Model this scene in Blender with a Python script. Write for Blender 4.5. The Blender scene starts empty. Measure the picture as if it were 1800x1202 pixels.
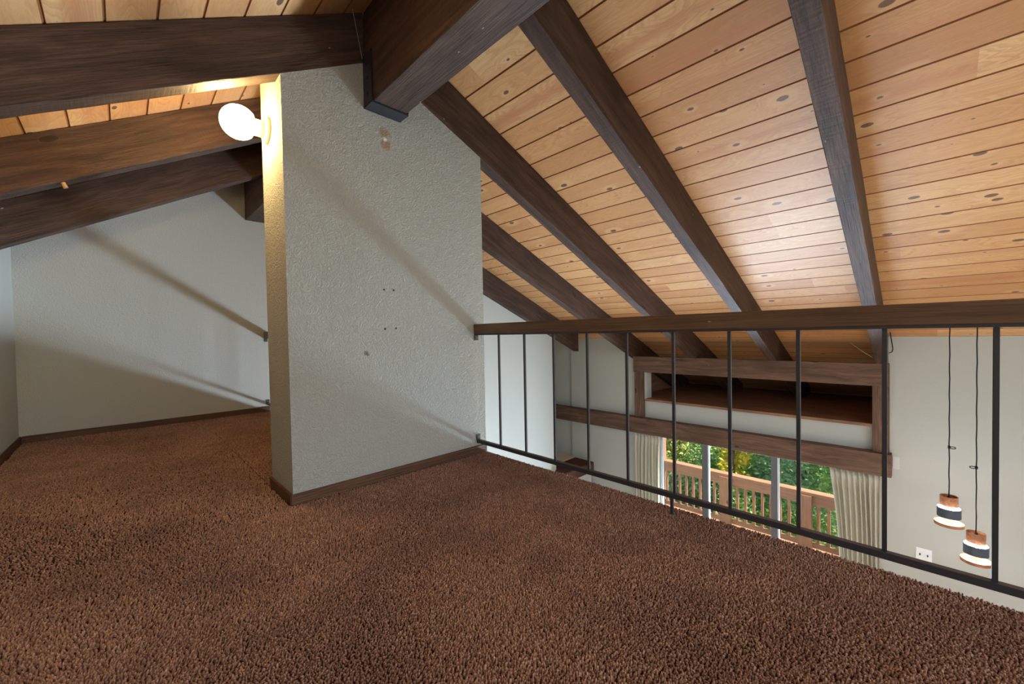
import bpy, bmesh, math, random
import numpy as np
from mathutils import Matrix, Vector, noise

random.seed(7)
rng = np.random.default_rng(7)
scene = bpy.context.scene
COL = scene.collection
PI = math.pi

# ------------------------------------------------------------------ camera
EYE = 0.87
FPX = 707.35
YAW, PITCH, ROLL = math.radians(44.1655), math.radians(-1.2151), math.radians(-1.0664)


def camera_axes():
    f = Vector((math.sin(YAW) * math.cos(PITCH), math.cos(YAW) * math.cos(PITCH), math.sin(PITCH)))
    r = Vector((math.cos(YAW), -math.sin(YAW), 0))
    u = r.cross(f)
    r2 = math.cos(ROLL) * r + math.sin(ROLL) * u
    u2 = -math.sin(ROLL) * r + math.cos(ROLL) * u
    return r2, u2, f


cr, cu, cf = camera_axes()
cam_data = bpy.data.cameras.new('camera')
cam_data.sensor_width = 36.0
cam_data.lens = FPX / 1800 * 36.0
cam_data.clip_start = 0.02
cam_data.clip_end = 200
cam = bpy.data.objects.new('camera', cam_data)
COL.objects.link(cam)
cm = Matrix.Identity(4)
for i in range(3):
    cm[i][0], cm[i][1], cm[i][2] = cr[i], cu[i], -cf[i]
cm[2][3] = EYE
cam.matrix_world = cm
scene.camera = cam

# ------------------------------------------------------------------ view, sky, sun, daylight
scene.view_settings.view_transform = 'Standard'
scene.view_settings.look = 'None'
scene.view_settings.gamma = 1.0
scene.view_settings.use_curve_mapping = False
scene.view_settings.exposure = 0.0

world = bpy.data.worlds.new('sky')
scene.world = world
world.use_nodes = True
wn = world.node_tree
bg = wn.nodes['Background']
sky = wn.nodes.new('ShaderNodeTexSky')
sky.sky_type = 'NISHITA'
sky.sun_disc = False
sky.sun_elevation = math.radians(50)
sky.sun_rotation = math.radians(150)
sky.air_density = 1.0
sky.dust_density = 1.5
wn.links.new(sky.outputs[0], bg.inputs[0])
bg.inputs[1].default_value = 0.34


def lamp(name, kind, loc, energy, color, target=None, size=None):
    d = bpy.data.lights.new(name, kind)
    d.energy = energy
    d.color = color
    if kind == 'AREA':
        d.shape = 'RECTANGLE'
        d.size, d.size_y = size
    o = bpy.data.objects.new(name, d)
    COL.objects.link(o)
    o.location = loc
    if target is not None:
        o.rotation_euler = (Vector(target) - Vector(loc)).to_track_quat('-Z', 'Y').to_euler()
    return o


sun = lamp('sun', 'SUN', (14, -10, 14), 13.0, (1.0, 0.93, 0.82), (8.5, 2.5, -2))
sun.data.angle = math.radians(0.6)
# daylight off the sunlit deck, entering through the sliding door
door_light = lamp('daylight_door', 'AREA', (6.75, 1.8, -2.93), 840, (0.63, 0.81, 1.0), (0.4, 4.8, 0.9), (2.2, 0.75))
door_light.data.spread = math.radians(135)
# added soft fill from behind the camera, through an invented gable window
lamp('fill_gable', 'AREA', (1.9, -2.6, 1.1), 74, (0.92, 0.98, 1.0), (2.0, 2.0, -0.4), (6.0, 2.6))


# ------------------------------------------------------------------ materials
def lin(r, g, b):
    f = lambda c: (c / 255) / 12.92 if c / 255 <= 0.04045 else ((c / 255 + 0.055) / 1.055) ** 2.4
    return (f(r), f(g), f(b), 1.0)


class N:
    """small node-tree writer"""

    def __init__(self, name):
        self.m = bpy.data.materials.new(name)
        self.m.use_nodes = True
        self.t = self.m.node_tree
        self.b = self.t.nodes['Principled BSDF']
        self.out = self.t.nodes['Material Output']

    def n(self, typ, **kw):
        nd = self.t.nodes.new('ShaderNode' + typ)
        ins = kw.pop('ins', {})
        for k, v in kw.items():
            setattr(nd, k, v)
        for k, v in ins.items():
            if hasattr(v, 'is_output') or isinstance(v, bpy.types.NodeSocket):
                self.t.links.new(v, nd.inputs[k])
            else:
                nd.inputs[k].default_value = v
        return nd

    def link(self, a, b):
        self.t.links.new(a, b)

    def math(self, op, a, b=None, clamp=False):
        nd = self.t.nodes.new('ShaderNodeMath')
        nd.operation = op
        nd.use_clamp = clamp
        for i, v in enumerate((a, b)):
            if v is None:
                continue
            if isinstance(v, bpy.types.NodeSocket):
                self.t.links.new(v, nd.inputs[i])
            else:
                nd.inputs[i].default_value = v
        return nd.outputs[0]

    def ramp(self, fac, stops):
        nd = self.t.nodes.new('ShaderNodeValToRGB')
        self.t.links.new(fac, nd.inputs[0])
        el = nd.color_ramp.elements
        while len(el) < len(stops):
            el.new(0.5)
        for e, (p, c) in zip(el, stops):
            e.position = p
            e.color = c if len(c) == 4 else (*c, 1)
        return nd.outputs[0]

    def mix(self, fac, a, b, blend='MIX'):
        nd = self.t.nodes.new('ShaderNodeMix')
        nd.data_type = 'RGBA'
        nd.blend_type = blend
        for i, v in ((0, fac), (6, a), (7, b)):
            if isinstance(v, bpy.types.NodeSocket):
                self.t.links.new(v, nd.inputs[i])
            else:
                nd.inputs[i].default_value = v
        return nd.outputs[2]

    def coords(self, scale, which='Object', offset=None):
        tc = self.n('TexCoord')
        vec = tc.outputs[which]
        if offset is not None:
            ad = self.n('VectorMath', operation='ADD')
            self.link(vec, ad.inputs[0])
            self.link(offset, ad.inputs[1])
            vec = ad.outputs[0]
        mp = self.n('Mapping')
        self.link(vec, mp.inputs[0])
        mp.inputs['Scale'].default_value = scale
        return mp.outputs[0]

    def rand_offset(self, k=20.0):
        oi = self.n('ObjectInfo')
        v = self.math('MULTIPLY', oi.outputs['Random'], k)
        cx = self.n('CombineXYZ')
        for i in range(3):
            self.link(v, cx.inputs[i])
        return cx.outputs[0], oi.outputs['Random']

    def bump(self, height, strength=0.3, dist=0.01):
        bp = self.n('Bump')
        bp.inputs['Strength'].default_value = strength
        bp.inputs['Distance'].default_value = dist
        self.link(height, bp.inputs['Height'])
        self.link(bp.outputs[0], self.b.inputs['Normal'])

    def base(self, v):
        if isinstance(v, bpy.types.NodeSocket):
            self.link(v, self.b.inputs['Base Color'])
        else:
            self.b.inputs['Base Color'].default_value = v

    def rough(self, v, spec=None, metal=None):
        if isinstance(v, bpy.types.NodeSocket):
            self.link(v, self.b.inputs['Roughness'])
        else:
            self.b.inputs['Roughness'].default_value = v
        if spec is not None:
            self.b.inputs['Specular IOR Level'].default_value = spec
        if metal is not None:
            self.b.inputs['Metallic'].default_value = metal


def dark_wood(name, dark, mid, light, rough=0.6, grain=1.0, saw=0.0, spec=0.35):
    w = N(name)
    off, rnd = w.rand_offset()
    warp = w.n('TexNoise', ins={'Vector': w.coords((1.2 * grain, 5, 5), offset=off), 'Scale': 1.0, 'Detail': 2.0})
    wv = w.coords((0.9 * grain, 16, 16), offset=off)
    ad = w.n('VectorMath', operation='MULTIPLY_ADD')
    w.link(warp.outputs['Color'], ad.inputs[0])
    ad.inputs[1].default_value = (2.5, 2.5, 2.5)
    w.link(wv, ad.inputs[2])
    g1 = w.n('TexNoise', ins={'Vector': ad.outputs[0], 'Scale': 1.6, 'Detail': 6.0, 'Roughness': 0.62})
    fine = w.n('TexNoise', ins={'Vector': w.coords((6 * grain, 130, 130), offset=off), 'Scale': 1.0, 'Detail': 3.0})
    blot = w.n('TexNoise', ins={'Vector': w.coords((1.5, 3, 3), offset=off), 'Scale': 1.3, 'Detail': 3.0})
    c = w.ramp(g1.outputs[0], [(0.28, dark), (0.52, mid), (0.74, light)])
    c = w.mix(w.math('MULTIPLY', w.math('SUBTRACT', fine.outputs[0], 0.35, True), 1.1, True), c, tuple(x * 1.5 for x in mid[:3]) + (1,))
    c = w.mix(w.math('MULTIPLY', w.math('SUBTRACT', blot.outputs[0], 0.42, True), 1.6, True), c, dark)
    # pale flecks and scuffs
    fl = w.n('TexVoronoi', ins={'Vector': w.coords((4, 9, 9), offset=off), 'Scale': 1.0})
    c = w.mix(w.math('MULTIPLY', w.math('LESS_THAN', fl.outputs['Distance'], 0.035), 0.5), c, (0.55, 0.5, 0.45, 1))
    # knots
    kn = w.n('TexVoronoi', ins={'Vector': w.coords((1.7, 4.2, 4.2), offset=off), 'Scale': 1.0})
    c = w.mix(w.math('MULTIPLY', w.math('LESS_THAN', kn.outputs['Distance'], 0.075), 0.7), c, (0.012, 0.008, 0.006, 1))
    w.base(c)
    h = w.math('ADD', w.math('MULTIPLY', g1.outputs[0], 0.5), w.math('MULTIPLY', fine.outputs[0], 0.6))
    if saw:
        sw = w.n('TexNoise', ins={'Vector': w.coords((70, 6, 6), offset=off), 'Scale': 1.0, 'Detail': 2.0})
        h = w.math('ADD', h, w.math('MULTIPLY', sw.outputs[0], saw))
    w.bump(h, 0.8, 0.008)
    w.rough(rough, spec)
    return w.m


M = {}
M['beam'] = dark_wood('dark_beam_wood', lin(42, 29, 23), lin(76, 56, 46), lin(108, 83, 68), 0.6, 1.0, 0.3)
M['beam_red'] = dark_wood('reddish_beam_wood', lin(66, 46, 35), lin(106, 79, 62), lin(136, 103, 81), 0.62)
M['rail_wood'] = dark_wood('rail_wood', lin(76, 56, 41), lin(114, 88, 65), lin(136, 108, 83), 0.5, 0.6)
M['base_wood'] = dark_wood('baseboard_wood', lin(58, 36, 22), lin(90, 60, 38), lin(116, 80, 52), 0.5, 0.6)
M['shelf_wood'] = dark_wood('shelf_wood', lin(92, 64, 49), lin(144, 104, 80), lin(176, 132, 102), 0.55)
M['deck_wood'] = dark_wood('redwood_stain', lin(126, 92, 68), lin(148, 110, 82), lin(166, 126, 98), 0.7)
M['bark'] = dark_wood('bark', lin(60, 48, 38), lin(104, 86, 70), lin(150, 130, 110), 0.9)


def pine():
    w = N('knotty_pine')
    PITCHW = 0.1675
    tc = w.n('TexCoord')
    uvn = w.n('UVMap')
    sx = w.n('SeparateXYZ')
    w.link(uvn.outputs[0], sx.inputs[0])
    row = w.math('FLOOR', sx.outputs[1])
    rown = w.n('TexWhiteNoise', noise_dimensions='1D')
    w.link(row, rown.inputs['W'])
    # boards of a row are cut to lengths
    shifted = w.math('ADD', sx.outputs[0], w.math('MULTIPLY', rown.outputs['Value'], 37.0))
    piece = w.math('FLOOR', w.math('DIVIDE', shifted, 3.3))
    cxy = w.n('CombineXYZ')
    w.link(row, cxy.inputs[0])
    w.link(piece, cxy.inputs[1])
    bn = w.n('TexWhiteNoise', noise_dimensions='2D')
    w.link(cxy.outputs[0], bn.inputs['Vector'])
    # grain position: along, across (in plank widths), offset per board
    gv = w.n('CombineXYZ')
    w.link(sx.outputs[0], gv.inputs[0])
    w.link(w.math('MULTIPLY', sx.outputs[1], PITCHW), gv.inputs[1])
    w.link(w.math('MULTIPLY', bn.outputs['Value'], 50.0), gv.inputs[2])

    g2 = w.n('CombineXYZ')
    w.link(w.math('ADD', sx.outputs[0], w.math('MULTIPLY', bn.outputs['Value'], 50.0)), g2.inputs[0])
    w.link(w.math('MULTIPLY', sx.outputs[1], PITCHW), g2.inputs[1])

    def mp(scale, src=None):
        m_ = w.n('Mapping')
        w.link((src or gv).outputs[0], m_.inputs[0])
        m_.inputs['Scale'].default_value = scale
        return m_.outputs[0]
    # knots
    kn = w.n('TexVoronoi', voronoi_dimensions='2D', ins={'Vector': mp((3.1, 6.2, 1), g2), 'Scale': 1.0, 'Randomness': 1.0})
    ksz = w.n('SeparateColor')
    w.link(kn.outputs['Color'], ksz.inputs[0])
    kr = w.math('MULTIPLY', w.math('POWER', w.math('SUBTRACT', ksz.outputs[0], 0.18, True), 1.6), 0.15)
    kwob = w.n('TexNoise', ins={'Vector': mp((14, 30, 1)), 'Scale': 1.0, 'Detail': 2.0})
    kd = w.math('ADD', kn.outputs['Distance'], w.math('MULTIPLY', w.math('SUBTRACT', kwob.outputs[0], 0.5), 0.05))
    inknot = w.math('MULTIPLY', w.math('SUBTRACT', kr, kd), 60.0, True)
    halo = w.math('MULTIPLY', w.math('SUBTRACT', w.math('MULTIPLY', kr, 3.2), kd), 9.0, True)
    # grain warped round the knots
    g0 = w.n('TexNoise', ins={'Vector': mp((0.9, 10, 1)), 'Scale': 1.0, 'Detail': 2.0})
    wv = w.math('ADD', w.math('MULTIPLY', g0.outputs[0], 3.0), w.math('MULTIPLY', kd, 1.2))
    cv = w.n('CombineXYZ')
    w.link(wv, cv.inputs[1])
    w.link(w.math('MULTIPLY', bn.outputs['Value'], 50.0), cv.inputs[2])
    g1 = w.n('TexNoise', ins={'Vector': cv.outputs[0], 'Scale': 9.0, 'Detail': 2.0})
    fine = w.n('TexNoise', ins={'Vector': mp((3.5, 120, 1)), 'Scale': 1.0, 'Detail': 3.0})
    bandn = w.n('TexNoise', ins={'Vector': mp((0.35, 7, 1)), 'Scale': 1.0, 'Detail': 1.0})
    c = w.ramp(bn.outputs['Value'], [(0.0, lin(196, 142, 92)), (0.35, lin(224, 174, 120)), (0.7, lin(208, 154, 102)), (1.0, lin(234, 190, 136))])
    c = w.mix(w.math('MULTIPLY', w.math('SUBTRACT', g1.outputs[0], 0.40, True), 1.5, True), c, lin(184, 124, 74))
    c = w.mix(w.math('MULTIPLY', w.math('SUBTRACT', bandn.outputs[0], 0.56, True), 3.2, True), c, lin(194, 128, 86))
    c = w.mix(w.math('MULTIPLY', w.math('SUBTRACT', fine.outputs[0], 0.45, True), 0.8, True), c, lin(176, 116, 68))
    c = w.mix(w.math('MULTIPLY', halo, 0.28), c, lin(236, 196, 146))
    c = w.mix(w.math('MULTIPLY', inknot, 0.88), c, lin(96, 62, 44))
    # V groove between boards
    fr = w.math('FRACT', sx.outputs[1])
    edge = w.math('MINIMUM', fr, w.math('SUBTRACT', 1.0, fr))
    c = w.mix(w.math('MULTIPLY', w.math('LESS_THAN', edge, 0.034), 0.85), c, lin(140, 84, 40))
    w.base(c)
    w.rough(0.46, 0.42)
    w.bump(w.math('ADD', w.math('MULTIPLY', fine.outputs[0], 0.4), w.math('MULTIPLY', g0.outputs[0], 1.0)), 0.12, 0.01)
    return w.m


M['pine'] = pine()


def plaster(name, col, spots=(), bump=0.35, scale=1.0):
    w = N(name)
    geo = w.n('NewGeometry')
    mp = w.n('Mapping')
    w.link(geo.outputs['Position'], mp.inputs[0])
    mp.inputs['Scale'].default_value = (1, 1, 1)
    nz = w.n('TexNoise', ins={'Vector': mp.outputs[0], 'Scale': 40.0 * scale, 'Detail': 2.0, 'Distortion': 2.4})
    n2 = w.n('TexNoise', ins={'Vector': mp.outputs[0], 'Scale': 13.0 * scale, 'Detail': 3.0, 'Distortion': 2.0})
    n3 = w.n('TexNoise', ins={'Vector': mp.outputs[0], 'Scale': 1.1, 'Detail': 3.0})
    c = w.mix(w.math('MULTIPLY', n3.outputs[0], 0.16), col, tuple(x * 0.8 for x in col[:3]) + (1,))
    for (p, r, sc, f) in spots:
        d = w.n('VectorMath', operation='DISTANCE')
        w.link(geo.outputs['Position'], d.inputs[0])
        d.inputs[1].default_value = p
        wob = w.math('ADD', d.outputs['Value'], w.math('MULTIPLY', w.math('SUBTRACT', n2.outputs[0], 0.5), r * 0.9))
        c = w.mix(w.math('MULTIPLY', w.math('MULTIPLY', w.math('SUBTRACT', r, wob), 2.2 / r, True), f), c, sc)
    w.base(c)
    w.rough(0.75, 0.25)
    ridge = w.ramp(nz.outputs[0], [(0.40, (0, 0, 0)), (0.62, (1, 1, 1))])
    w.bump(w.math('ADD', w.math('MULTIPLY', ridge, 0.5), w.math('MULTIPLY', n2.outputs[0], 0.6)), bump, 0.012)
    return w.m


white = lin(190, 190, 182)
Y0 = 2.303
M['plaster'] = plaster('wall_plaster', white, (), 0.4)
M['plaster_smooth'] = plaster('smooth_wall_plaster', white, (), 0.12)
hole = lin(60, 56, 50)
M['plaster_pier'] = plaster('partition_plaster', lin(174, 175, 167), [
    ((1.185, Y0, 2.100), 0.040, lin(158, 132, 112), 0.8), ((1.19, Y0, 2.035), 0.040, lin(160, 136, 114), 0.8),
    ((1.19, Y0, 2.068), 0.016, lin(236, 236, 230), 1.0),
    ((1.158, Y0, 1.151), 0.008, hole, 1.0), ((1.222, Y0, 1.152), 0.008, hole, 1.0),
    ((1.159, Y0, 0.912), 0.008, hole, 1.0), ((1.231, Y0, 0.915), 0.008, hole, 1.0),
    ((1.036, Y0, 0.772), 0.016, lin(120, 112, 100), 0.9), ((1.045, Y0, 0.760), 0.010, lin(110, 102, 92), 0.9)], 0.6)


def simple(name, col, rough=0.5, spec=0.5, metal=0.0, noise_amt=0.12, scale=30.0, bump=0.0):
    w = N(name)
    nz = w.n('TexNoise', ins={'Vector': w.coords((1, 1, 1)), 'Scale': scale, 'Detail': 3.0})
    c = w.mix(w.math('MULTIPLY', nz.outputs[0], noise_amt * 2), col, tuple(x * 0.6 for x in col[:3]) + (1,))
    w.base(c)
    w.rough(rough, spec, metal)
    if bump:
        w.bump(nz.outputs[0], bump, 0.004)
    return w.m


M['iron'] = simple('black_iron', lin(62, 63, 66), 0.42, 0.5, 0.0, 0.2)
M['hanger'] = simple('painted_hanger_steel', lin(40, 40, 44), 0.45, 0.5)
M['ivory'] = simple('ivory_porcelain', lin(214, 196, 150), 0.35, 0.5)
M['plate'] = simple('white_plate', lin(236, 238, 240), 0.35, 0.5, 0, 0.03)
M['plate_paint'] = simple('painted_plate', lin(206, 206, 200), 0.6, 0.3, 0, 0.05)
M['cord'] = simple('black_cord', lin(28, 28, 30), 0.6, 0.3)
M['frame'] = simple('door_frame_aluminium', lin(104, 104, 108), 0.4, 0.5, 0.0, 0.05)
M['frame_lit'] = simple('lit_stile_edge', lin(214, 218, 224), 0.4, 0.5, 0.0, 0.03)  # pale tone of the stiles' lit edge, put into the colour
M['floor_low'] = simple('living_room_floor', lin(190, 165, 135), 0.6, 0.3)
M['brown_carpet'] = simple('landing_carpet', lin(96, 68, 56), 0.95, 0.05, 0, 0.3, 80, 0.5)
M['tan'] = simple('lit_ledge_tan', lin(222, 206, 176), 0.6, 0.3)  # yellow lamplight on the ledge is put into this tan
M['band'] = simple('dark_lamp_band', lin(70, 78, 88), 0.5, 0.4)
M['copper'] = dark_wood('copper_toned_wood', lin(112, 66, 40), lin(168, 108, 72), lin(200, 140, 96), 0.4, 3.0)
M['soil'] = simple('forest_floor', lin(120, 120, 84), 0.95, 0.05, 0, 0.5, 3.0, 0.5)
M['web'] = simple('cobweb', lin(190, 185, 175), 0.8, 0.1)
M['peg'] = simple('peg_wood', lin(190, 150, 110), 0.6, 0.3)


def emission(name, col, strength):
    w = N(name)
    w.b.inputs['Base Color'].default_value = (0.9, 0.9, 0.9, 1)
    w.b.inputs['Emission Color'].default_value = (*col, 1)
    w.b.inputs['Emission Strength'].default_value = strength
    return w.m


M['globe'] = emission('lit_globe', (1.0, 0.70, 0.30), 112.0)
M['led'] = emission('lit_led_lens', (0.88, 0.95, 1.0), 75.0)


def glass():
    w = N('window_glass')
    tr = w.n('BsdfTransparent')
    gl = w.n('BsdfGlossy')
    gl.inputs['Roughness'].default_value = 0.02
    lw = w.n('LayerWeight')
    lw.inputs[0].default_value = 0.25
    mx = w.n('MixShader')
    w.link(w.math('MULTIPLY', lw.outputs['Fresnel'], 0.35), mx.inputs[0])
    w.link(tr.outputs[0], mx.inputs[1])
    w.link(gl.outputs[0], mx.inputs[2])
    w.link(mx.outputs[0], w.out.inputs[0])
    return w.m


M['glass'] = glass()


def fabric(name, col):
    w = N(name)
    nz = w.n('TexNoise', ins={'Vector': w.coords((160, 160, 30)), 'Scale': 1.0, 'Detail': 2.0})
    c = w.mix(w.math('MULTIPLY', nz.outputs[0], 0.5), col, tuple(x * 0.7 for x in col[:3]) + (1,))
    w.base(c)
    w.rough(0.9, 0.1)
    w.bump(nz.outputs[0], 0.3, 0.003)
    tl = w.n('BsdfTranslucent')
    w.link(c, tl.inputs[0])
    mx = w.n('MixShader')
    mx.inputs[0].default_value = 0.25
    w.link(w.b.outputs[0], mx.inputs[1])
    w.link(tl.outputs[0], mx.inputs[2])
    w.link(mx.outputs[0], w.out.inputs[0])
    return w.m


M['curtain'] = fabric('curtain_linen', lin(222, 216, 198))


def leaf_mat(name, stops):
    w = N(name)
    at = w.n('VertexColor', layer_name='tone')
    sc = w.n('SeparateColor')
    w.link(at.outputs['Color'], sc.inputs[0])
    c = w.ramp(sc.outputs[0], stops)
    w.base(c)
    w.rough(0.5, 0.4)
    tl = w.n('BsdfTranslucent')
    w.link(c, tl.inputs[0])
    mx = w.n('MixShader')
    mx.inputs[0].default_value = 0.4
    w.link(w.b.outputs[0], mx.inputs[1])
    w.link(tl.outputs[0], mx.inputs[2])
    w.link(mx.outputs[0], w.out.inputs[0])
    return w.m


M['leaf_green'] = leaf_mat('green_leaf', [(0, lin(110, 156, 92)), (0.5, lin(150, 190, 108)), (1, lin(198, 222, 140))])
M['leaf_yellow'] = leaf_mat('yellow_leaf', [(0, lin(196, 200, 70)), (0.5, lin(240, 224, 84)), (1, lin(250, 236, 130))])
M['leaf_teal'] = leaf_mat('blue_green_leaf', [(0, lin(100, 150, 116)), (0.5, lin(142, 186, 138)), (1, lin(200, 226, 176))])
M['leaf_olive'] = leaf_mat('olive_leaf', [(0, lin(130, 150, 84)), (0.5, lin(176, 186, 100)), (1, lin(214, 206, 124))])


def carpet_mat():
    w = N('brown_carpet_pile')
    geo = w.n('NewGeometry')
    at = w.n('VertexColor', layer_name='tone')
    sc = w.n('SeparateColor')
    w.link(at.outputs['Color'], sc.inputs[0])
    c = w.ramp(sc.outputs[0], [(0, lin(116, 85, 68)), (0.5, lin(164, 125, 102)), (1, lin(202, 162, 136))])
    n = w.n('TexNoise', ins={'Vector': geo.outputs['Position'], 'Scale': 3.2, 'Detail': 3.0})
    c = w.mix(w.math('MULTIPLY', w.math('SUBTRACT', n.outputs[0], 0.46, True), 2.2, True), c, lin(122, 88, 76))
    w.base(c)
    w.rough(0.95, 0.05)
    w.b.inputs['Sheen Weight'].default_value = 0.15
    return w.m


M['carpet'] = carpet_mat()
M['carpet_back'] = simple('carpet_backing', lin(66, 42, 34), 0.95, 0.05, 0, 0.3, 120, 0.4)


# ------------------------------------------------------------------ helpers
def frame(origin, xdir, zhint=(0, 0, 1)):
    x = Vector(xdir).normalized()
    z = Vector(zhint)
    y = z.cross(x).normalized()
    z = x.cross(y).normalized()
    m = Matrix.Identity(4)
    for i in range(3):
        m[i][0], m[i][1], m[i][2], m[i][3] = x[i], y[i], z[i], origin[i]
    return m


def link_mesh(name, bm, mat, mw=None, parent=None, smooth=False):
    """bm holds world coordinates; the object is placed at mw (grain runs along its local X)"""
    me = bpy.data.meshes.new(name)
    mw = mw or Matrix.Identity(4)
    bm.transform(mw.inverted())
    bmesh.ops.recalc_face_normals(bm, faces=bm.faces)
    bm.to_mesh(me)
    bm.free()
    if smooth:
        for p in me.polygons:
            p.use_smooth = True
    o = bpy.data.objects.new(name, me)
    me.materials.append(mat)
    COL.objects.link(o)
    if parent is not None:
        o.parent = parent
        o.matrix_parent_inverse = Matrix.Translation(parent.location).inverted()
    o.matrix_basis = mw
    return o


def hexa(bm, c8, bevel=0.0):
    """box from 8 corners: bottom ring 4, top ring 4"""
    vs = [bm.verts.new(c) for c in c8]
    fs = [bm.faces.new([vs[i] for i in q]) for q in ((0, 3, 2, 1), (4, 5, 6, 7), (0, 1, 5, 4), (1, 2, 6, 5), (2, 3, 7, 6), (3, 0, 4, 7))]
    if bevel:
        es = list({e for f in fs for e in f.edges})
        bmesh.ops.bevel(bm, geom=es, offset=bevel, segments=2, affect='EDGES')
    return fs


def add_box(bm, x0, x1, y0, y1, z0, z1, bevel=0.0):
    hexa(bm, [(x0, y0, z0), (x1, y0, z0), (x1, y1, z0), (x0, y1, z0), (x0, y0, z1), (x1, y0, z1), (x1, y1, z1), (x0, y1, z1)], bevel)


def box(name, x0, x1, y0, y1, z0, z1, mat, parent=None, bevel=0.0, grain=None):
    bm = bmesh.new()
    add_box(bm, x0, x1, y0, y1, z0, z1, bevel)
    c = ((x0 + x1) / 2, (y0 + y1) / 2, (z0 + z1) / 2)
    mw = Matrix.Translation(c)
    if grain == 'y':
        mw = frame(c, (0, 1, 0))
    elif grain == 'z':
        mw = frame(c, (0, 0, 1), (1, 0, 0))
    return link_mesh(name, bm, mat, mw, parent)


def sawn(bm, rings, jitter=0.003, bevel=0.004):
    """a sawn timber through a list of four-corner sections, with slightly uneven, eased edges"""
    prev = None
    for s, ring in enumerate(rings):
        ring = [Vector(v) for v in ring]
        cen = sum(ring, Vector()) / 4
        pts = []
        for k in range(4):
            a, b = ring[k], ring[(k + 1) % 4]
            d = (b - a)
            L = d.length
            e = bevel * (0.6 + 0.9 * noise.noise(Vector((s * 0.7, k * 5.1, cen.x * 3))) ** 2 * 3)
            for t in (min(e / L, 0.3), 1 - min(e / L, 0.3)):
                p = a + d * t
                p = p + Vector((0, 1, 1)) * jitter * noise.noise(Vector((s * 0.45 + cen.y * 7, k * 3.3 + t, 0.5)))
                pts.append(bm.verts.new(p))
        if prev:
            for i in range(8):
                bm.faces.new((prev[i], prev[(i + 1) % 8], pts[(i + 1) % 8], pts[i]))
        else:
            bm.faces.new(pts)
        prev = pts
    bm.faces.new(prev)


def tube(bm, pts, r, seg=8, closed=False):
    pts = [Vector(p) for p in pts]
    rings = []
    n = len(pts)
    for i, p in enumerate(pts):
        a = pts[i - 1] if i else pts[0]
        b = pts[i + 1] if i < n - 1 else pts[-1]
        d = (b - a).normalized()
        h = Vector((0, 0, 1)) if abs(d.z) < 0.9 else Vector((1, 0, 0))
        u = d.cross(h).normalized()
        v = d.cross(u)
        rr = r[i] if isinstance(r, (list, tuple)) else r
        rings.append([bm.verts.new(p + (u * math.cos(2 * PI * k / seg) + v * math.sin(2 * PI * k / seg)) * rr) for k in range(seg)])
    for A, B in zip(rings, rings[1:]):
        for k in range(seg):
            bm.faces.new((A[k], A[(k + 1) % seg], B[(k + 1) % seg], B[k]))
    bm.faces.new(rings[0][::-1])
    bm.faces.new(rings[-1])


def lathe(bm, prof, origin, axis=(0, 0, 1), seg=32):
    """prof: (radius, along) pairs from one end to the other; radius 0 closes to a point"""
    m = frame(origin, axis, (0, 1, 0) if abs(Vector(axis).normalized().y) < 0.9 else (1, 0, 0))
    rings = []
    for r, t in prof:
        if r <= 1e-6:
            rings.append([bm.verts.new(m @ Vector((t, 0, 0)))])
        else:
            rings.append([bm.verts.new(m @ Vector((t, r * math.cos(2 * PI * k / seg), r * math.sin(2 * PI * k / seg)))) for k in range(seg)])
    for A, B in zip(rings, rings[1:]):
        for k in range(seg):
            k2 = (k + 1) % seg
            if len(A) == 1 and len(B) == 1:
                continue
            if len(A) == 1:
                bm.faces.new((A[0], B[k2], B[k]))
            elif len(B) == 1:
                bm.faces.new((A[k], A[k2], B[0]))
            else:
                bm.faces.new((A[k], A[k2], B[k2], B[k]))


def thing(name, label, cat, loc=(0, 0, 0), group=None):
    o = bpy.data.objects.new(name, None)
    o.empty_display_size = 0.1
    COL.objects.link(o)
    o.location = loc
    o['label'] = label
    o['category'] = cat
    if group:
        o['group'] = group
    return o


def tag(o, label, cat, group=None, kind=None):
    o['label'] = label
    o['category'] = cat
    if group:
        o['group'] = group
    if kind:
        o['kind'] = kind
    return o


def struct(o, label=None, cat=None):
    o['kind'] = 'structure'
    if label:
        o['label'] = label
        o['category'] = cat
    return o


def copy_tree(o, parent=None):
    c = o.copy()
    COL.objects.link(c)
    if parent is not None:
        c.parent = parent
    for ch in list(o.children):
        copy_tree(ch, c)
    return c


# ------------------------------------------------------------------ roof geometry
RC, RB, RT = 3.343, 3.010, 0.43          # right slope: boards z = RC - RT x, rafter undersides z = RB - RT x
LC, LB, LT = 2.161, 1.870, 0.567         # left slope: boards z = LC + LT x
RIDGE_X = (RC - LC) / (LT + RT)
rc = lambda x: RC - RT * x
rb = lambda x: max(RB - RT * x, -.2025)
lc = lambda x: LC + LT * x
lb = lambda x: LB + 0.565 * x


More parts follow.
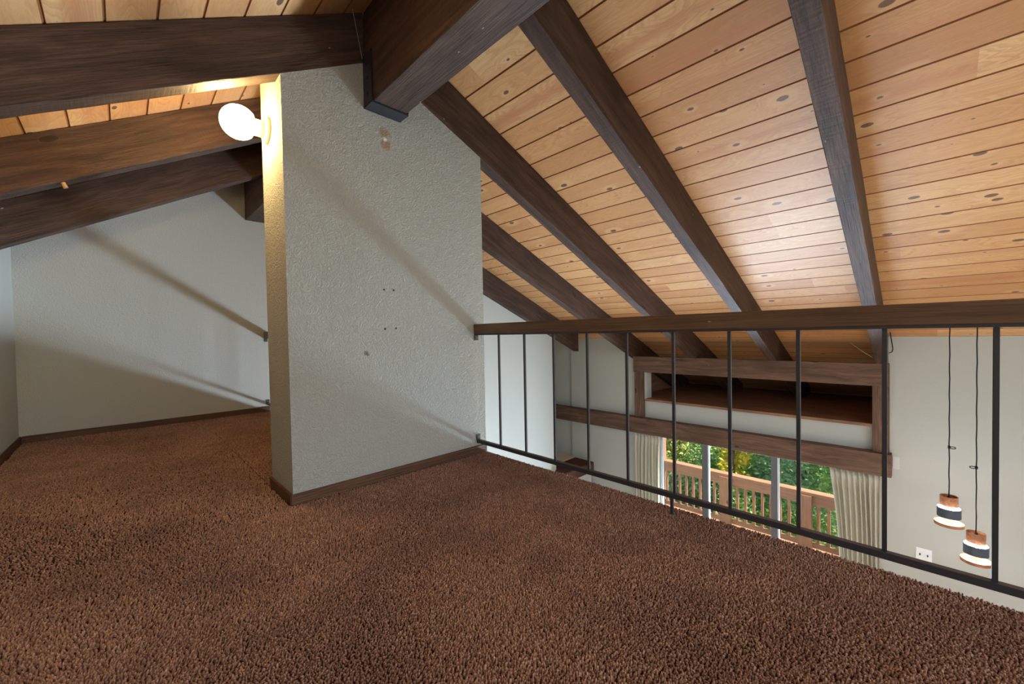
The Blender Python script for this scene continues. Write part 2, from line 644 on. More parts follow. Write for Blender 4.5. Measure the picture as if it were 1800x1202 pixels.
def ceiling(name, xs, zf, y0, y1, pitch, x_first, label):
    """tongue-and-groove boards along Y with real V grooves; uv = (metres along, board number)"""
    bm = bmesh.new()
    uv = bm.loops.layers.uv.new('UVMap')
    xa, xb = xs
    k0 = math.floor((xa - x_first) / pitch)
    k1 = math.ceil((xb - x_first) / pitch)
    g = 0.0045
    prof = []
    for k in range(k0, k1 + 1):
        x = x_first + k * pitch
        for dx, dz, v in ((-g, 0, k - g / pitch), (0, 0.007, k), (g, 0, k + g / pitch)):
            if xa <= x + dx <= xb:
                prof.append((x + dx, zf(x + dx) + dz, v))
    prof = [(xa, zf(xa), (xa - x_first) / pitch)] + prof + [(xb, zf(xb), (xb - x_first) / pitch)]
    low = []
    for x, z, v in prof:
        low.append((bm.verts.new((x, y0, z)), bm.verts.new((x, y1, z)), v))
    for A, B in zip(low, low[1:]):
        if (A[0].co - B[0].co).length < 1e-6:
            continue
        f = bm.faces.new((A[0], B[0], B[1], A[1]))
        for lp, (yy, vv) in zip(f.loops, ((y0, A[2]), (y0, B[2]), (y1, B[2]), (y1, A[2]))):
            lp[uv].uv = (yy, vv)
    # roof deck above
    t = 0.09
    top = [bm.verts.new(p) for p in ((xa, y0, zf(xa) + t), (xb, y0, zf(xb) + t), (xb, y1, zf(xb) + t), (xa, y1, zf(xa) + t))]
    bm.faces.new(top)
    bm.faces.new((low[0][0], low[0][1], top[3], top[0]))
    bm.faces.new((low[-1][0], low[-1][1], top[2], top[1]))
    bm.faces.new([a[0] for a in low] + [top[1], top[0]])
    bm.faces.new([a[1] for a in low] + [top[2], top[3]])
    return struct(link_mesh(name, bm, M['pine']))


ceiling('ceiling', (RIDGE_X, 8.6), rc, -2.3, 5.6, 0.1675, 2.155, '')
ceiling('ceiling', (-0.75, RIDGE_X), lc, -2.3, 5.6, 0.1615, -0.011, '')


# ------------------------------------------------------------------ floors
bm = bmesh.new()
add_box(bm, -0.75, 1.945, -2.2, 2.75, -0.30, -0.012)
add_box(bm, -0.75, 1.27, 2.75, 5.52, -0.30, -0.012)
struct(link_mesh('floor', bm, M['carpet_back']))
struct(box('floor', -0.75, 6.1, -2.2, 5.6, -3.1, -3.0, M['floor_low']))
# white fascia over the floor edge
struct(box('trim_fascia', 1.9455, 1.958, -2.2, 2.30, -0.32, -0.035, M['plaster_smooth']))
struct(box('trim_fascia', 1.2705, 1.283, 2.75, 5.5, -0.32, -0.035, M['plaster_smooth']))


def carpet_pile():
    area = []
    pts = []

    def scatter(x0, x1, y0, y1, step):
        nx, ny = int((x1 - x0) / step), int((y1 - y0) / step)
        gx, gy = np.meshgrid(np.arange(nx), np.arange(ny))
        p = np.stack([x0 + (gx.ravel() + 0.5) * step, y0 + (gy.ravel() + 0.5) * step], 1)
        p += rng.uniform(-0.48, 0.48, p.shape) * step
        return p
    a = scatter(-0.64, 1.947, -0.3, 1.6, 0.0068)
    b = scatter(-0.64, 1.947, 1.6, 2.29, 0.0078)
    c = scatter(-0.64, 0.61, 2.29, 5.48, 0.0098)
    d = scatter(0.61, 1.262, 2.715, 5.48, 0.0098)
    P = np.concatenate([a, b, c, d])
    # keep what the loft camera could see with a good margin
    keep = (P[:, 0] * math.sin(YAW) + P[:, 1] * math.cos(YAW)) > 0.45
    P = P[keep]
    n = len(P)
    lowf = np.sin(P[:, 0] * 3.1 + 1.3 * np.sin(P[:, 1] * 2.3)) * np.cos(P[:, 1] * 2.6 + 0.8 * np.sin(P[:, 0] * 4.0))
    ang = rng.uniform(0, 2 * PI, n)
    lean = rng.uniform(0.0, 0.006, n) 
    la = lowf * 2.2 + rng.normal(0, 0.9, n)
    h = rng.uniform(0.0075, 0.0122, n) + 0.0010 * lowf
    r = rng.uniform(0.0034, 0.0056, n)
    V = np.zeros((n, 7, 3), np.float32)
    for k in range(3):
        t = ang + 2 * PI * k / 3
        V[:, k, 0] = P[:, 0] + np.cos(t) * r
        V[:, k, 1] = P[:, 1] + np.sin(t) * r
        V[:, k, 2] = -0.0125
        V[:, 3 + k, 0] = P[:, 0] + np.cos(t + 0.5) * r * 0.8 + np.cos(la) * lean * 0.6
        V[:, 3 + k, 1] = P[:, 1] + np.sin(t + 0.5) * r * 0.8 + np.sin(la) * lean * 0.6
        V[:, 3 + k, 2] = -0.0125 + h * 0.65
    V[:, 6, 0] = P[:, 0] + np.cos(la) * lean
    V[:, 6, 1] = P[:, 1] + np.sin(la) * lean
    V[:, 6, 2] = -0.0125 + h
    F = []
    for k in range(3):
        j = (k + 1) % 3
        F += [(k, j, 3 + j), (k, 3 + j, 3 + k), (3 + k, 3 + j, 6)]
    F = np.array(F, np.int32)
    idx = (np.arange(n, dtype=np.int32)[:, None, None] * 7 + F[None]).reshape(-1)
    me = bpy.data.meshes.new('carpet_pile')
    me.vertices.add(n * 7)
    me.vertices.foreach_set('co', V.reshape(-1))
    nf = n * len(F)
    me.loops.add(nf * 3)
    me.loops.foreach_set('vertex_index', idx)
    me.polygons.add(nf)
    me.polygons.foreach_set('loop_start', np.arange(0, nf * 3, 3, dtype=np.int32))
    me.polygons.foreach_set('use_smooth', np.ones(nf, bool))
    me.update()
    tone = np.clip(rng.normal(0.5, 0.2, n) + 0.10 * lowf, 0, 1)
    ca = me.color_attributes.new('tone', 'FLOAT_COLOR', 'POINT')
    colr = np.ones((n, 7, 4), np.float32)
    colr[:, :, 0] = tone[:, None]
    ca.data.foreach_set('color', colr.reshape(-1))
    me.materials.append(M['carpet'])
    o = bpy.data.objects.new('carpet', me)
    COL.objects.link(o)
    tag(o, 'brown cut-pile carpet covering the whole loft floor', 'carpet', kind='stuff')


carpet_pile()

# ------------------------------------------------------------------ walls
# partition under the ridge: outline in XZ pulled along Y
bm = bmesh.new()


def prism(bm, poly, y0, y1):
    a = [bm.verts.new((x, y0, z)) for x, z in poly]
    b = [bm.verts.new((x, y1, z)) for x, z in poly]
    bm.faces.new(a)
    bm.faces.new(b[::-1])
    n = len(a)
    for i in range(n):
        bm.faces.new((a[i], b[i], b[(i + 1) % n], a[(i + 1) % n]))


PX0, PX1 = 0.622, 1.945
prism(bm, [(PX0, -3.0), (PX1, -3.0), (PX1, rb(PX1)), (1.30, rb(1.30)), (1.06, lb(1.06)), (PX0, lb(PX0))], Y0, 2.405)
prism(bm, [(PX0, -3.0), (PX1, -3.0), (PX1, rc(PX1) - .003), (RIDGE_X, rc(RIDGE_X) - .003), (PX0, lc(PX0) - .003)], 2.405, 2.703)
struct(link_mesh('wall_partition', bm, M['plaster_pier']))

bm = bmesh.new()
prism(bm, [(-0.75, -3.0), (6.0, -3.0), (6.0, rc(6.0)), (RIDGE_X, rc(RIDGE_X)), (-0.75, lc(-0.75))], 5.50, 5.62)
struct(link_mesh('wall_far', bm, M['plaster']))
bm = bmesh.new()
prism(bm, [(-0.78, -3.0), (-0.66, -3.0), (-0.66, lc(-0.66)), (-0.78, lc(-0.78))], -2.3, 5.5)
struct(link_mesh('wall_left', bm, M['plaster']))
# bright wall under the last rafter
bm = bmesh.new()
prism(bm, [(3.50, -3.0), (5.227, -3.0), (5.227, rc(5.227) - .003), (3.50, rc(3.50) - .003)], 4.362, 4.46)
struct(link_mesh('wall_stair', bm, M['plaster_smooth']))
# wall under the loft edge, holding up the floor
struct(box('wall_under_loft', 1.82, 1.93, -2.2, 2.303, -3.0, -0.30, M['plaster_smooth']))
# window wall, built round its openings
WX = 6.0
bm = bmesh.new()
TH = 0.14
wtop = rc(WX) - 0.003
prism_y = lambda y0, y1, z0, z1, x0=WX, x1=WX + TH: add_box(bm, x0, x1, y0, y1, z0, z1)


def wall_piece(y0, y1, z0):
    hexa(bm, [(WX, y0, z0), (WX + TH, y0, z0), (WX + TH, y1, z0), (WX, y1, z0), (WX, y0, wtop), (WX + TH, y0, rc(WX + TH) - .003), (WX + TH, y1, rc(WX + TH) - .003), (WX, y1, wtop)])


wall_piece(-2.2, 0.345, -3.0)
wall_piece(3.37, 4.61, -3.0)
hexa(bm, [(WX, 3.20, -3), (WX + TH, 3.20, -3), (WX + TH, 3.37, -3), (WX, 3.37, -3), (WX, 3.20, rb(WX) - .004), (WX + TH, 3.20, rb(WX + TH) - .004), (WX + TH, 3.37, rb(WX + TH) - .004), (WX, 3.37, rb(WX) - .004)])
prism_y(0.345, 3.20, -0.77, -0.225)
prism_y(0.345, 0.62, -3.0, -0.77)
prism_y(2.95, 3.20, -3.0, -0.77)
prism_y(3.10, 3.20, -0.225, 0.30, WX - 0.02, WX + TH)
struct(link_mesh('wall_window', bm, M['plaster_smooth']))
bm = bmesh.new()
hexa(bm, [(WX + .05, 4.61, -3), (WX + .25, 4.61, -3), (WX + .25, 5.5, -3), (WX + .05, 5.5, -3), (WX + .05, 4.61, rc(WX + .05)), (WX + .25, 4.61, rc(WX + .25)), (WX + .25, 5.5, rc(WX + .25)), (WX + .05, 5.5, rc(WX + .05))])
struct(link_mesh('wall_window_recess', bm, M['plaster_smooth']))
# unseen gable wall behind the camera; its wide opening is added for the fill
bm = bmesh.new()
add_box(bm, -0.75, -0.45, -2.32, -2.2, -3.0, 1.75)
add_box(bm, 5.6, 6.1, -2.32, -2.2, -3.0, 0.7)
add_box(bm, -0.45, 5.6, -2.32, -2.2, -3.0, -2.2)
struct(link_mesh('wall_near', bm, M['plaster_smooth']))

# skirting
bb = []
bm = bmesh.new(); add_box(bm, PX0 - .014, PX1, Y0 - .014, Y0 - .0005, -.012, .052, .004)
struct(link_mesh('baseboard_partition', bm, M['base_wood'], frame((1.2, Y0, 0), (1, 0, 0))))
bm = bmesh.new(); add_box(bm, PX0 - .014, PX0 - .0005, Y0 - .0005, 2.703, -.012, .052, .004)
struct(link_mesh('baseboard_partition', bm, M['base_wood'], frame((PX0, 2.5, 0), (0, 1, 0))))
bm = bmesh.new(); add_box(bm, -.645, 1.262, 5.486, 5.4995, -.012, .052, .004)
struct(link_mesh('baseboard_far', bm, M['base_wood'], frame((0, 5.49, 0), (1, 0, 0))))
bm = bmesh.new(); add_box(bm, -.6595, -.646, -1, 5.4995, -.012, .052, .004)
struct(link_mesh('baseboard_left', bm, M['base_wood'], frame((-.65, 2, 0), (0, 1, 0))))


# ------------------------------------------------------------------ timbers
def rafter(x0, x1, y0, zt, zb, label, tiltface=0.0):
    n = 32
    bm = bmesh.new()
    rings = []
    for i in range(n + 1):
        x = x0 + (x1 - x0) * i / n
        rings.append([(x, y0, zb(x)), (x, y0 + .100, zb(x)), (x, y0 + .100, zt(x) - .002), (x, y0, zt(x) - .002)])
    sawn(bm, rings)
    mw = frame((x0, y0 + .05, (zt(x0) + zb(x0)) / 2), (x1 - x0, 0, zt(x1) - zt(x0)))
    o = link_mesh('rafter', bm, M['beam'], mw)
    return tag(o, label, 'rafter', 'rafters under the pine ceiling')


RX0 = 1.287
rafter(RX0, 8.02, 0.288, rc, rb, 'dark rafter nearest the camera on the right, ending behind the rail by the hanging lamps')
rafter(RX0, 8.02, 1.310, rc, rb, 'dark rafter second from the hanging lamps, landing mid-way on the alcove header')
rafter(RX0, 8.02, 2.303, rc, rb, 'dark rafter running down from the ridge over the right top of the partition')
rafter(2.0, 8.02, 3.265, rc, rb, 'dark rafter emerging from behind the partition and landing on the header left end')
rafter(2.4, 5.76, 4.258, rc, rb, 'last dark rafter against the bright stair wall, with a plumb-cut end')
rafter(-0.655, 1.068, 2.303, lc, lb, 'big dark rafter on the left, over the partition end and the globe lamp')
rafter(-0.655, 1.068, 3.315, lc, lb, 'left rafter lit warm by the globe lamp, with a peg stuck under it')
rafter(-0.655, 1.068, 4.400, lc, lambda x: lb(x) - .02, 'darkest and lowest left rafter, nearest the far white wall')


def ridge(y0, y1, label, zb):
    bm = bmesh.new()
    rings = []
    n = 22
    for i in range(n + 1):
        y = y0 + (y1 - y0) * i / n
        rings.append([(1.07, y, zb), (1.07, y, lc(1.07) - .004), (1.285, y, rc(1.285) - .004), (1.285, y, zb)])
    sawn(bm, rings, .002, .006)
    o = link_mesh('ridge_beam', bm, M['beam'], frame((1.178, y0, 2.5), (0, 1, 0)))
    return tag(o, label, 'ridge beam')


ridge(-2.2, 2.300, 'thick dark ridge beam overhead, seated in a black steel hanger on the partition', 2.214)
ridge(2.706, 5.498, 'stub of dark ridge beam behind the partition, running to the far white wall', 2.238)

# steel beam hanger on the partition
t = thing('beam_hanger', 'black steel hanger holding the ridge beam on the partition face', 'beam hanger', (1.178, 2.3, 2.21))
box('seat', 1.060, 1.294, 2.198, 2.3025, 2.203, 2.212, M['hanger'], t, .001)
for xa, xb in ((1.060, 1.0685), (1.2865, 1.294)):
    s = box('side_plate', xa, xb, 2.198, 2.3025, 2.2125, 2.50, M['hanger'], t, .001)
    for zz in (2.27, 2.36, 2.44):
        bm = bmesh.new()
        lathe(bm, [(0, -.004), (.010, -.004), (.010, .004), (0, .004)], (xa if xa < 1.1 else xb, 2.25, zz), (1, 0, 0), 12)
        link_mesh('bolt', bm, M['hanger'], None, s)

# ------------------------------------------------------------------ loft guard rail
RXc = 1.868


def guard_rail(label, xc, y0, y1, ys, foot_at, wall_side):
    """wooden top rail on an iron channel, square balusters, flat bottom bar; fixed to walls by plates"""
    t = thing('guard_rail', label, 'railing', (xc, y1, 0))
    bm = bmesh.new()
    rings = []
    n = 24
    for i in range(n + 1):
        y = y0 + (y1 - y0) * i / n
        rings.append([(xc - .019, y, .872), (xc - .019, y, .943), (xc + .026, y, .943), (xc + .026, y, .872)])
    sawn(bm, rings, .0006, .003)
    link_mesh('top_rail', bm, M['rail_wood'], frame((xc, y0, .9), (0, 1, 0)), t)
    box('iron_strip', xc - .016, xc + .02, y0, y1, .862, .872, M['iron'], t, .001)
    box('bottom_bar', xc - .014, xc + .014, y0, y1, .072, .096, M['iron'], t, .002)
    for y in ys:
        box('baluster', xc - .0065, xc + .0065, y - .0065, y + .0065, .096, .862, M['iron'], t, .001)
    if foot_at is not None:
        box('floor_foot', xc - .0065, xc + .0065, foot_at - .0065, foot_at + .0065, -.012, .072, M['iron'], t, .001)
    for zz in ((.826, .862), (.096, .134)):
        b = box('mounting_bracket', xc - .018, xc + .018, wall_side - .0075, wall_side - .0005, zz[0], zz[1], M['iron'], t, .001)
        bm = bmesh.new()
        lathe(bm, [(0, -.004), (.006, -.003), (.006, .0), (0, .0)], (xc, wall_side - .0075, sum(zz) / 2), (0, 1, 0), 10)
        link_mesh('screw', bm, M['frame'], None, b)
    return t


guard_rail('loft railing with wooden top rail and black iron bars above the living room', RXc, -1.6, Y0 - .0005,
           [2.053 - 0.2443 * k for k in range(15)], .845, Y0)
guard_rail('end of a second wooden railing fixed to the far wall, seen past the partition', 1.24, 2.706, 5.4995,
           [5.25 - 0.2443 * k for k in range(11)], None, 5.5)

# ------------------------------------------------------------------ globe lamp on the partition end
t = thing('globe_wall_lamp', 'lit round globe bulb in a porcelain holder on the partition end', 'lamp', (PX0, 2.57, 2.028))
bm = bmesh.new()
lathe(bm, [(0, 0.0005), (.072, 0.0005), (.074, .010), (.070, .017), (.052, .022), (.0, .022)], (PX0, 2.57, 2.028), (-1, 0, 0))
link_mesh('canopy', bm, M['ivory'], None, t, True)
bm = bmesh.new()
lathe(bm, [(.046, .018), (.044, .030), (.043, .066), (.040, .070), (.0, .070)], (PX0, 2.57, 2.028), (-1, 0, 0))
link_mesh('holder', bm, M['ivory'], None, t, True)
bm = bmesh.new()
R = .086
pr = [(.022, .0705), (.024, .076)]
for i in range(1, 25):
    a = PI * (1 - i / 24)
    r, x = R * math.sin(a), .137 + R * math.cos(a)
    if x > .076 and (r > .026 or x > .14):
        pr.append((max(r, 0), x))
lathe(bm, pr, (PX0, 2.57, 2.028), (-1, 0, 0))
link_mesh('globe_bulb', bm, M['globe'], None, t, True)

# peg and wisp under the warm-lit rafter
bm = bmesh.new()
tube(bm, [(-.213, 3.345, 1.765), (-.196, 3.343, 1.727)], .011, 8)
tag(link_mesh('wooden_peg', bm, M['peg']), 'short pale wooden peg stuck under the warm-lit left rafter', 'peg')

# ------------------------------------------------------------------ alcove above the sliding door
t = thing('alcove_frame', 'brown timber frame round the dark alcove above the sliding door', 'frame', (5.92, 1.78, -.5))
bm = bmesh.new()
rings = [[(5.92, y, .218), (5.92, y, .467), (5.999, y, .467), (5.999, y, .218)] for y in np.linspace(.276, 3.296, 20)]
sawn(bm, rings, .002, .005)
link_mesh('header', bm, M['beam_red'], frame((5.96, .3, .34), (0, 1, 0)), t)
for ya, yb in ((.276, .414), (3.136, 3.284)):
    box('post', 5.925, 5.999, ya, yb, -.506, .2175, M['beam_red'], t, .004, 'z')
bm = bmesh.new()
add_box(bm, 5.935, 6.1395, .4145, 3.0995, -.238, -.204)
add_box(bm, 6.1405, 8.20, .4005, 3.3695, -.238, -.204)
link_mesh('shelf', bm, M['shelf_wood'], frame((6.5, 1.7, -.22), (0, 1, 0)), t)
for ya, yb in ((.345, .41), (3.205, 3.24)):
    pass
bm = bmesh.new()
hexa(bm, [(WX + TH, .34, -.24), (8.2, .34, -.24), (8.2, .40, -.24), (WX + TH, .40, -.24), (WX + TH, .34, rc(WX + TH)), (8.2, .34, rc(8.2)), (8.2, .40, rc(8.2)), (WX + TH, .40, rc(WX + TH))])
link_mesh('side_board', bm, M['shelf_wood'], frame((7, .37, 0), (1, 0, 0)), t)
bm = bmesh.new()
hexa(bm, [(WX + TH, 3.37, -.24), (8.2, 3.37, -.24), (8.2, 3.42, -.24), (WX + TH, 3.42, -.24), (WX + TH, 3.37, rc(WX + TH)), (8.2, 3.37, rc(8.2)), (8.2, 3.42, rc(8.2)), (WX + TH, 3.42, rc(WX + TH))])
link_mesh('side_board', bm, M['shelf_wood'], frame((7, 3.4, 0), (1, 0, 0)), t)
box('back_board', 8.202, 8.23, .40, 3.37, -.24, -.181, M['shelf_wood'], t, 0, 'y')

bm = bmesh.new()
rings = [[(5.862, y, -.752), (5.862, y, -.508), (5.999, y, -.508), (5.999, y, -.752)] for y in np.linspace(.256, 5.30, 30)]
sawn(bm, rings, .0015, .004)
tag(link_mesh('wall_beam', bm, M['beam_red'], frame((5.93, .256, -.63), (0, 1, 0))),
    'long brown beam across the window wall, above the curtains', 'beam')

# ------------------------------------------------------------------ sliding door
DX = 6.08
t = struct(bpy.data.objects.new('door_1', None))
COL.objects.link(t)
t.location = (DX, 1.8, -3)
box('head', DX - .03, DX + .03, .62, 2.95, -.80, -.7705, M['frame'], t)
box('sill', DX - .03, DX + .03, .62, 2.95, -2.9995, -2.96, M['frame'], t)
for ya, yb in ((.621, .68), (2.89, 2.949)):
    box('jamb', DX - .03, DX + .03, ya, yb, -2.96, -.80, M['frame'], t)
for ya, yb in ((2.205, 2.287), (1.342, 1.413)):
    box('stile', DX - .025, DX + .025, ya, yb, -2.96, -.80, M['frame'], t, .003)
    box('stile', DX - .03, DX + .02, ya - .018, ya - .0005, -2.96, -.80, M['frame_lit'], t, .003)  # lit right edge of the stile, put in as a pale strip
for ya, yb in ((.68, 1.323), (1.413, 2.186), (2.287, 2.89)):
    box('pane', DX - .003, DX + .003, ya, yb, -2.96, -.80, M['glass'], t)


# ------------------------------------------------------------------ curtains
def curtain(label, y0, y1, folds, seed, flare):
    r_ = random.Random(seed)
    bm = bmesh.new()
    nu, nz = folds * 12, 26
    ph = [r_.uniform(-.5, .5) for _ in range(folds + 1)]
    am = [r_.uniform(.55, 1.15) for _ in range(folds + 1)]
    grid = []
    for j in range(nz + 1):
        v = j / nz
        z = -.753 - v * 2.24
        row = []
        for i in range(nu + 1):
            u = i / nu
            k = min(int(u * folds), folds - 1)
            fr = u * folds - k
            a = am[k] * (1 - fr) + am[k + 1] * fr
            pinch = 1 - .72 * math.exp(-((v - .035) / .03) ** 2)
            x = 5.930 + .030 * a * pinch * math.sin(2 * PI * (u * folds) + .7 * ph[k] * v) + .006 * math.sin(31 * u + 3 * v)
            y = y0 + (y1 - y0) * u
            # one free edge swings out a little towards the top
            y += flare * (1 - v) ** 3 * (u if flare > 0 else (1 - u))
            y += .006 * math.sin(9 * u + 4 * v)
            row.append(bm.verts.new((x, y, z)))
        grid.append(row)
    for A, B in zip(grid, grid[1:]):
        for i in range(nu):
            bm.faces.new((A[i], A[i + 1], B[i + 1], B[i]))
    o = link_mesh('curtain', bm, M['curtain'], Matrix.Translation((5.93, (y0 + y1) / 2, -1.9)), None, True)
    sm = o.modifiers.new('thickness', 'SOLIDIFY')
    sm.thickness = .003
    return tag(o, label, 'curtain', 'curtains at the sliding door')


curtain('cream pleated curtain drawn to the right of the sliding door', .348, .69, 9, 3, .10)
curtain('grey cream pleated curtain drawn to the left of the sliding door', 2.85, 3.285, 8, 5, -.02)

# ------------------------------------------------------------------ stair landing seen past the stair wall
struct(box('floor', 5.2, 5.999, 4.13, 4.545, -1.62, -1.45, M['brown_carpet'], None, .01))
struct(box('trim_landing', 5.45, 6.045, 4.55, 5.40, -1.62, -1.448, M['tan'], None, .006))
struct(box('wall_landing', 5.25, 5.95, 4.16, 5.3, -3.0, -1.62, M['plaster_smooth']))

# ------------------------------------------------------------------ plates and cable on the right-hand wall
t = thing('switch_plate', 'white double switch plate low on the wall under the hanging lamps', 'switch plate', (5.99, .013, -1.53))
box('plate', 5.991, 5.9995, -.048, .072, -1.605, -1.472, M['plate'], t, .002)
for y in (.040, -.016):
    box('toggle', 5.980, 5.991, y - .005, y + .005, -1.548, -1.530, M['cord'], t, .001)
tag(box('cover_plate', 5.992, 5.9995, .196, .252, -.68, -.545, M['plate_paint'], None, .002),
    'painted-over cover plate at the right end of the wall beam', 'cover plate')
bm = bmesh.new()
pts = [(5.905, .279, .86), (5.90, .268, .80), (5.895, .255, .70), (5.895, .247, .63), (5.90, .255, .595), (5.91, .280, .585)]
cp = []
for i in range(len(pts) - 1):
    for k in range(4):
        cp.append(Vector(pts[i]).lerp(Vector(pts[i + 1]), k / 4))
tube(bm, cp + [Vector(pts[-1])], .0045, 6)
tag(link_mesh('cable', bm, M['cord']), 'loop of black cable hanging beside the rafter end near the corner', 'cable')


# ------------------------------------------------------------------ pendant lamps
def pendant(y, ztop, label, knot_dz, side):
    X = 5.35
    t = thing('pendant_lamp', label, 'pendant lamp', (X, y, ztop), 'pendant lamps over the living room')
    o = lambda n, prof, mat, par=t, sm=True: None
    zc = rc(X)
    bm = bmesh.new()
    pts = [(X + .0015 * math.sin(k * 1.3), y + .0015 * math.cos(k * 1.9), ztop - .02 + (zc - .001 - ztop + .02) * k / 24) for k in range(25)]
    tube(bm, pts, .0042, 6)
    zk = ztop + knot_dz
    k1 = [(X + .009 * math.cos(a), y + .006 * math.sin(2 * a), zk + .010 * math.sin(a)) for a in np.linspace(0, 2 * PI, 14)]
    tube(bm, k1, .0055, 6)
    lp = [(X, y + side * (.004 + .018 * (1 - math.cos(a))), zk - .002 + .009 * math.sin(a)) for a in np.linspace(0, 2 * PI, 14)]
    tube(bm, lp, .0038, 6)
    link_mesh('cord', bm, M['cord'], None, t, True)
    bm = bmesh.new()
    lathe(bm, [(0, 0), (.012, 0), (.014, -.02), (.012, -.035), (0, -.035)], (X, y, ztop - .004), (0, 0, 1), 12)
    link_mesh('socket', bm, M['cord'], None, t, True)

    def ring(name, r, z0, z1, wall, mat, closed_at=None):
        bm = bmesh.new()
        pf = [(r, z0), (r, z1), (r - wall, z1), (r - wall, z0), (r, z0)]
        lathe(bm, pf, (X, y, ztop), (0, 0, 1), 40)
        if closed_at is not None:
            lathe(bm, [(0, closed_at), (r - wall, closed_at), (r - wall, closed_at - .006), (0, closed_at - .006)], (X, y, ztop), (0, 0, 1), 40)
        return link_mesh(name, bm, mat, Matrix.Translation((X, y, ztop)), t)
    ring('cap', .059, -.088, 0, .006, M['copper'], -.018)
    ring('band', .077, -.190, -.106, .004, M['band'])
    ring('base_disc', .096, -.266, -.238, .060, M['copper'])
    bm = bmesh.new()
    lathe(bm, [(.056, -.092), (.0725, -.105), (.0725, -.112), (.056, -.182), (.03, -.186), (0, -.186), (0, -.092), (.056, -.092)], (X, y, ztop), (0, 0, 1), 40)
    link_mesh('lens', bm, M['led'], None, t, True)
    return t


pendant(-.148, -.678, 'upper of the two lit pendant lamps of copper rings and dark band', .445, -1)
pendant(-.310, -.958, 'lower of the two lit pendant lamps of copper rings and dark band', .575, 1)

# ------------------------------------------------------------------ cobweb strands
for i, (a, b, lb_) in enumerate((((5.5, .56, .71), (5.5, .38, .555), 'thin cobweb strand beside the foot of the rafter near the hanging lamps'),
                                 ((.95, 2.26, 2.93), (1.05, 2.285, 2.48), 'thin cobweb strand on the big left rafter beside the ridge beam'))):
    bm = bmesh.new()
    tube(bm, [Vector(a).lerp(Vector(b), k / 8) + Vector((0, 0, -.006 * math.sin(PI * k / 8))) for k in range(9)], .0012, 5)
    tag(link_mesh('cobweb_strand', bm, M['web']), lb_, 'cobweb')

# ------------------------------------------------------------------ deck outside
struct(box('deck', 6.15, 8.8, -2.5, 6.5, -3.12, -3.02, M['deck_wood'], None, 0, 'y'), 'stained timber deck outside the sliding door', 'deck')
t = thing('deck_railing', 'reddish timber deck railing outside the sliding door', 'railing', (8.5, 2.5, -3.02))
box('cap_rail', 8.42, 8.60, -2.2, 4.20, -2.015, -1.965, M['deck_wood'], t, .004, 'y')
box('face_board', 8.47, 8.51, -2.2, 4.10, -2.19, -2.0155, M['deck_wood'], t, .004, 'y')
box('bottom_board', 8.47, 8.51, -2.2, 4.10, -2.93, -2.84, M['deck_wood'], t, .004, 'y')
for ya in (2.64, 1.36, -.1, -1.5):
    box('post', 8.38, 8.4695, ya, ya + .20, -3.0195, -2.016, M['deck_wood'], t, .004, 'z')
box('corner_post', 8.44, 8.58, 4.0, 4.14, -3.0195, -.45, M['deck_wood'], t, .004, 'z')
y = 3.95
while y > -2.1:
    box('baluster', 8.475, 8.515, y - .021, y + .021, -2.84, -2.19, M['deck_wood'], t, .003, 'z')
    y -= .1405
struct(box('ground', 6.2, 40, -20, 30, -5.3, -5.0, M['soil']), 'leaf-strewn ground below the deck', 'ground')


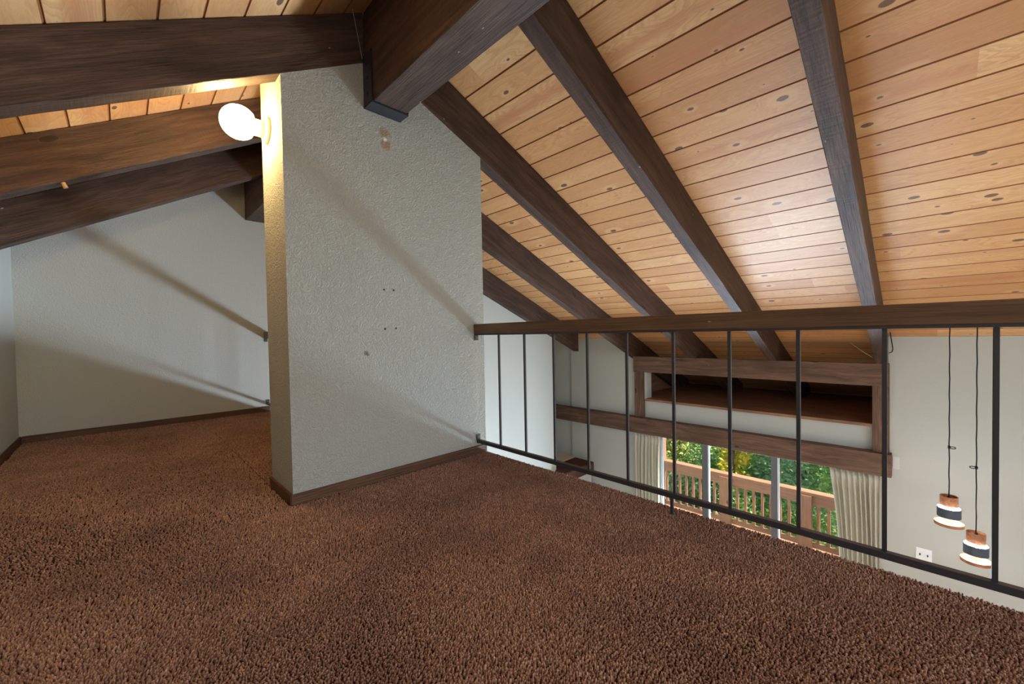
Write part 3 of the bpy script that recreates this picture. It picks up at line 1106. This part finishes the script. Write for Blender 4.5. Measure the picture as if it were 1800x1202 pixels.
# ------------------------------------------------------------------ trees
def tree(loc, crown, n, leaf, mat, label, group, trunk_r=.12, seed=1, lean=(0, 0)):
    r_ = np.random.default_rng(seed)
    t = thing('tree', label, 'tree', loc, group)
    bm = bmesh.new()
    x0, y0, z0 = loc
    top = crown[0][2] + crown[1][2] * .6
    pts = []
    for k in range(9):
        f = k / 8
        pts.append((x0 + lean[0] * f + .05 * math.sin(3 * f + seed), y0 + lean[1] * f + .05 * math.cos(4 * f + seed), z0 + (top - z0) * f))
    tube(bm, pts, [trunk_r * (1 - .6 * k / 8) for k in range(9)], 10)
    for k in range(7):
        f = .35 + .08 * k
        p = Vector(pts[int(f * 8)])
        a = k * 2.4 + seed
        q = p + Vector((math.cos(a) * crown[1][0] * .7, math.sin(a) * crown[1][1] * .7, crown[1][2] * .35))
        tube(bm, [p, p.lerp(q, .5) + Vector((0, 0, .1)), q], [trunk_r * .35, trunk_r * .22, trunk_r * .1], 6)
    link_mesh('trunk', bm, M['bark'], Matrix.Translation(loc), t, True)
    # leaves in clumps inside the crown
    nc = max(14, n // 60)
    cc = r_.normal(0, 1, (nc, 3))
    cc /= np.linalg.norm(cc, axis=1)[:, None]
    cc *= (r_.uniform(.15, 1, nc) ** .45)[:, None]
    cc = cc * np.array(crown[1]) + np.array(crown[0])
    who = r_.integers(0, nc, n)
    P = cc[who] + r_.normal(0, 1, (n, 3)) * np.array(crown[1]) * .17
    d1 = r_.normal(0, 1, (n, 3)); d1[:, 2] *= .6
    d1 /= np.linalg.norm(d1, axis=1)[:, None]
    d2 = np.cross(d1, r_.normal(0, 1, (n, 3)))
    d2 /= np.linalg.norm(d2, axis=1)[:, None]
    nn = np.cross(d1, d2)
    L = leaf * r_.uniform(.6, 1.35, n)[:, None]
    V = np.stack([P - d1 * L, P + d2 * L * .42 + nn * L * .16, P + d1 * L, P - d2 * L * .42 + nn * L * .16], 1).astype(np.float32)
    F = np.array([[0, 1, 2], [0, 2, 3]], np.int32)
    idx = (np.arange(n, dtype=np.int32)[:, None, None] * 4 + F[None]).reshape(-1)
    me = bpy.data.meshes.new('foliage')
    me.vertices.add(n * 4)
    me.vertices.foreach_set('co', (V - np.array(loc, np.float32)).reshape(-1))
    me.loops.add(n * 6)
    me.loops.foreach_set('vertex_index', idx)
    me.polygons.add(n * 2)
    me.polygons.foreach_set('loop_start', np.arange(0, n * 6, 3, dtype=np.int32))
    me.update()
    tone = np.clip(r_.normal(.5, .22, n), 0, 1)
    ca = me.color_attributes.new('tone', 'FLOAT_COLOR', 'POINT')
    colr = np.ones((n, 4, 4), np.float32)
    colr[:, :, 0] = tone[:, None]
    ca.data.foreach_set('color', colr.reshape(-1))
    me.materials.append(mat)
    o = bpy.data.objects.new('foliage', me)
    COL.objects.link(o)
    o.parent = t
    return t


G = 'trees beyond the deck'
tree((11.2, 5.6, -5), ((11.2, 5.6, -2.0), (1.0, 1.0, 1.7)), 4200, .075, M['leaf_olive'], 'olive-leaved tree behind the left end of the deck railing', G, .14, 11)
tree((12.6, 4.4, -5), ((12.4, 4.2, -2.2), (1.2, 1.1, 2.0)), 5000, .080, M['leaf_green'], 'green tree behind the left door panel, left of the yellow shrub', G, .16, 12)
tree((11.0, 3.45, -5), ((11.0, 3.40, -2.1), (.42, .34, 1.0)), 1400, .070, M['leaf_yellow'], 'bright yellow-leaved shrub in the middle of the door view', G, .05, 13)
tree((11.8, 2.2, -5), ((11.8, 2.1, -2.6), (1.1, 1.1, 1.9)), 5200, .075, M['leaf_teal'], 'blue-green bush seen through the right door panel', G, .10, 14)
tree((10.9, 1.0, -5), ((10.9, .9, -2.3), (1.0, .9, 1.8)), 4200, .070, M['leaf_green'], 'green bush by the right-hand curtain', G, .09, 15)
tree((14.2, 3.6, -5), ((14.2, 3.4, -2.0), (1.4, 2.2, 2.6)), 6000, .11, M['leaf_teal'], 'tall blue-green tree farthest behind the middle door panel', G, .20, 16)
tree((14.6, 7.2, -5), ((14.6, 7.2, -1.5), (1.4, 2.2, 2.8)), 6000, .11, M['leaf_green'], 'tall tree farthest back at the left of the door view', G, .22, 17)
tree((13.4, .2, -5), ((13.6, .6, -2.0), (1.2, 1.8, 2.6)), 5200, .10, M['leaf_olive'], 'tall olive tree farthest back at the right of the door view', G, .2, 18)
tree((11.3, 4.3, -5), ((11.3, 4.2, -3.6), (.9, 1.3, .9)), 3600, .065, M['leaf_teal'], 'low blue-green shrub under the left part of the deck railing', G, .06, 19)
tree((10.4, 2.6, -5), ((10.4, 2.6, -3.7), (.7, 1.1, .9)), 3200, .060, M['leaf_green'], 'low green shrub behind the middle of the deck railing', G, .06, 20)
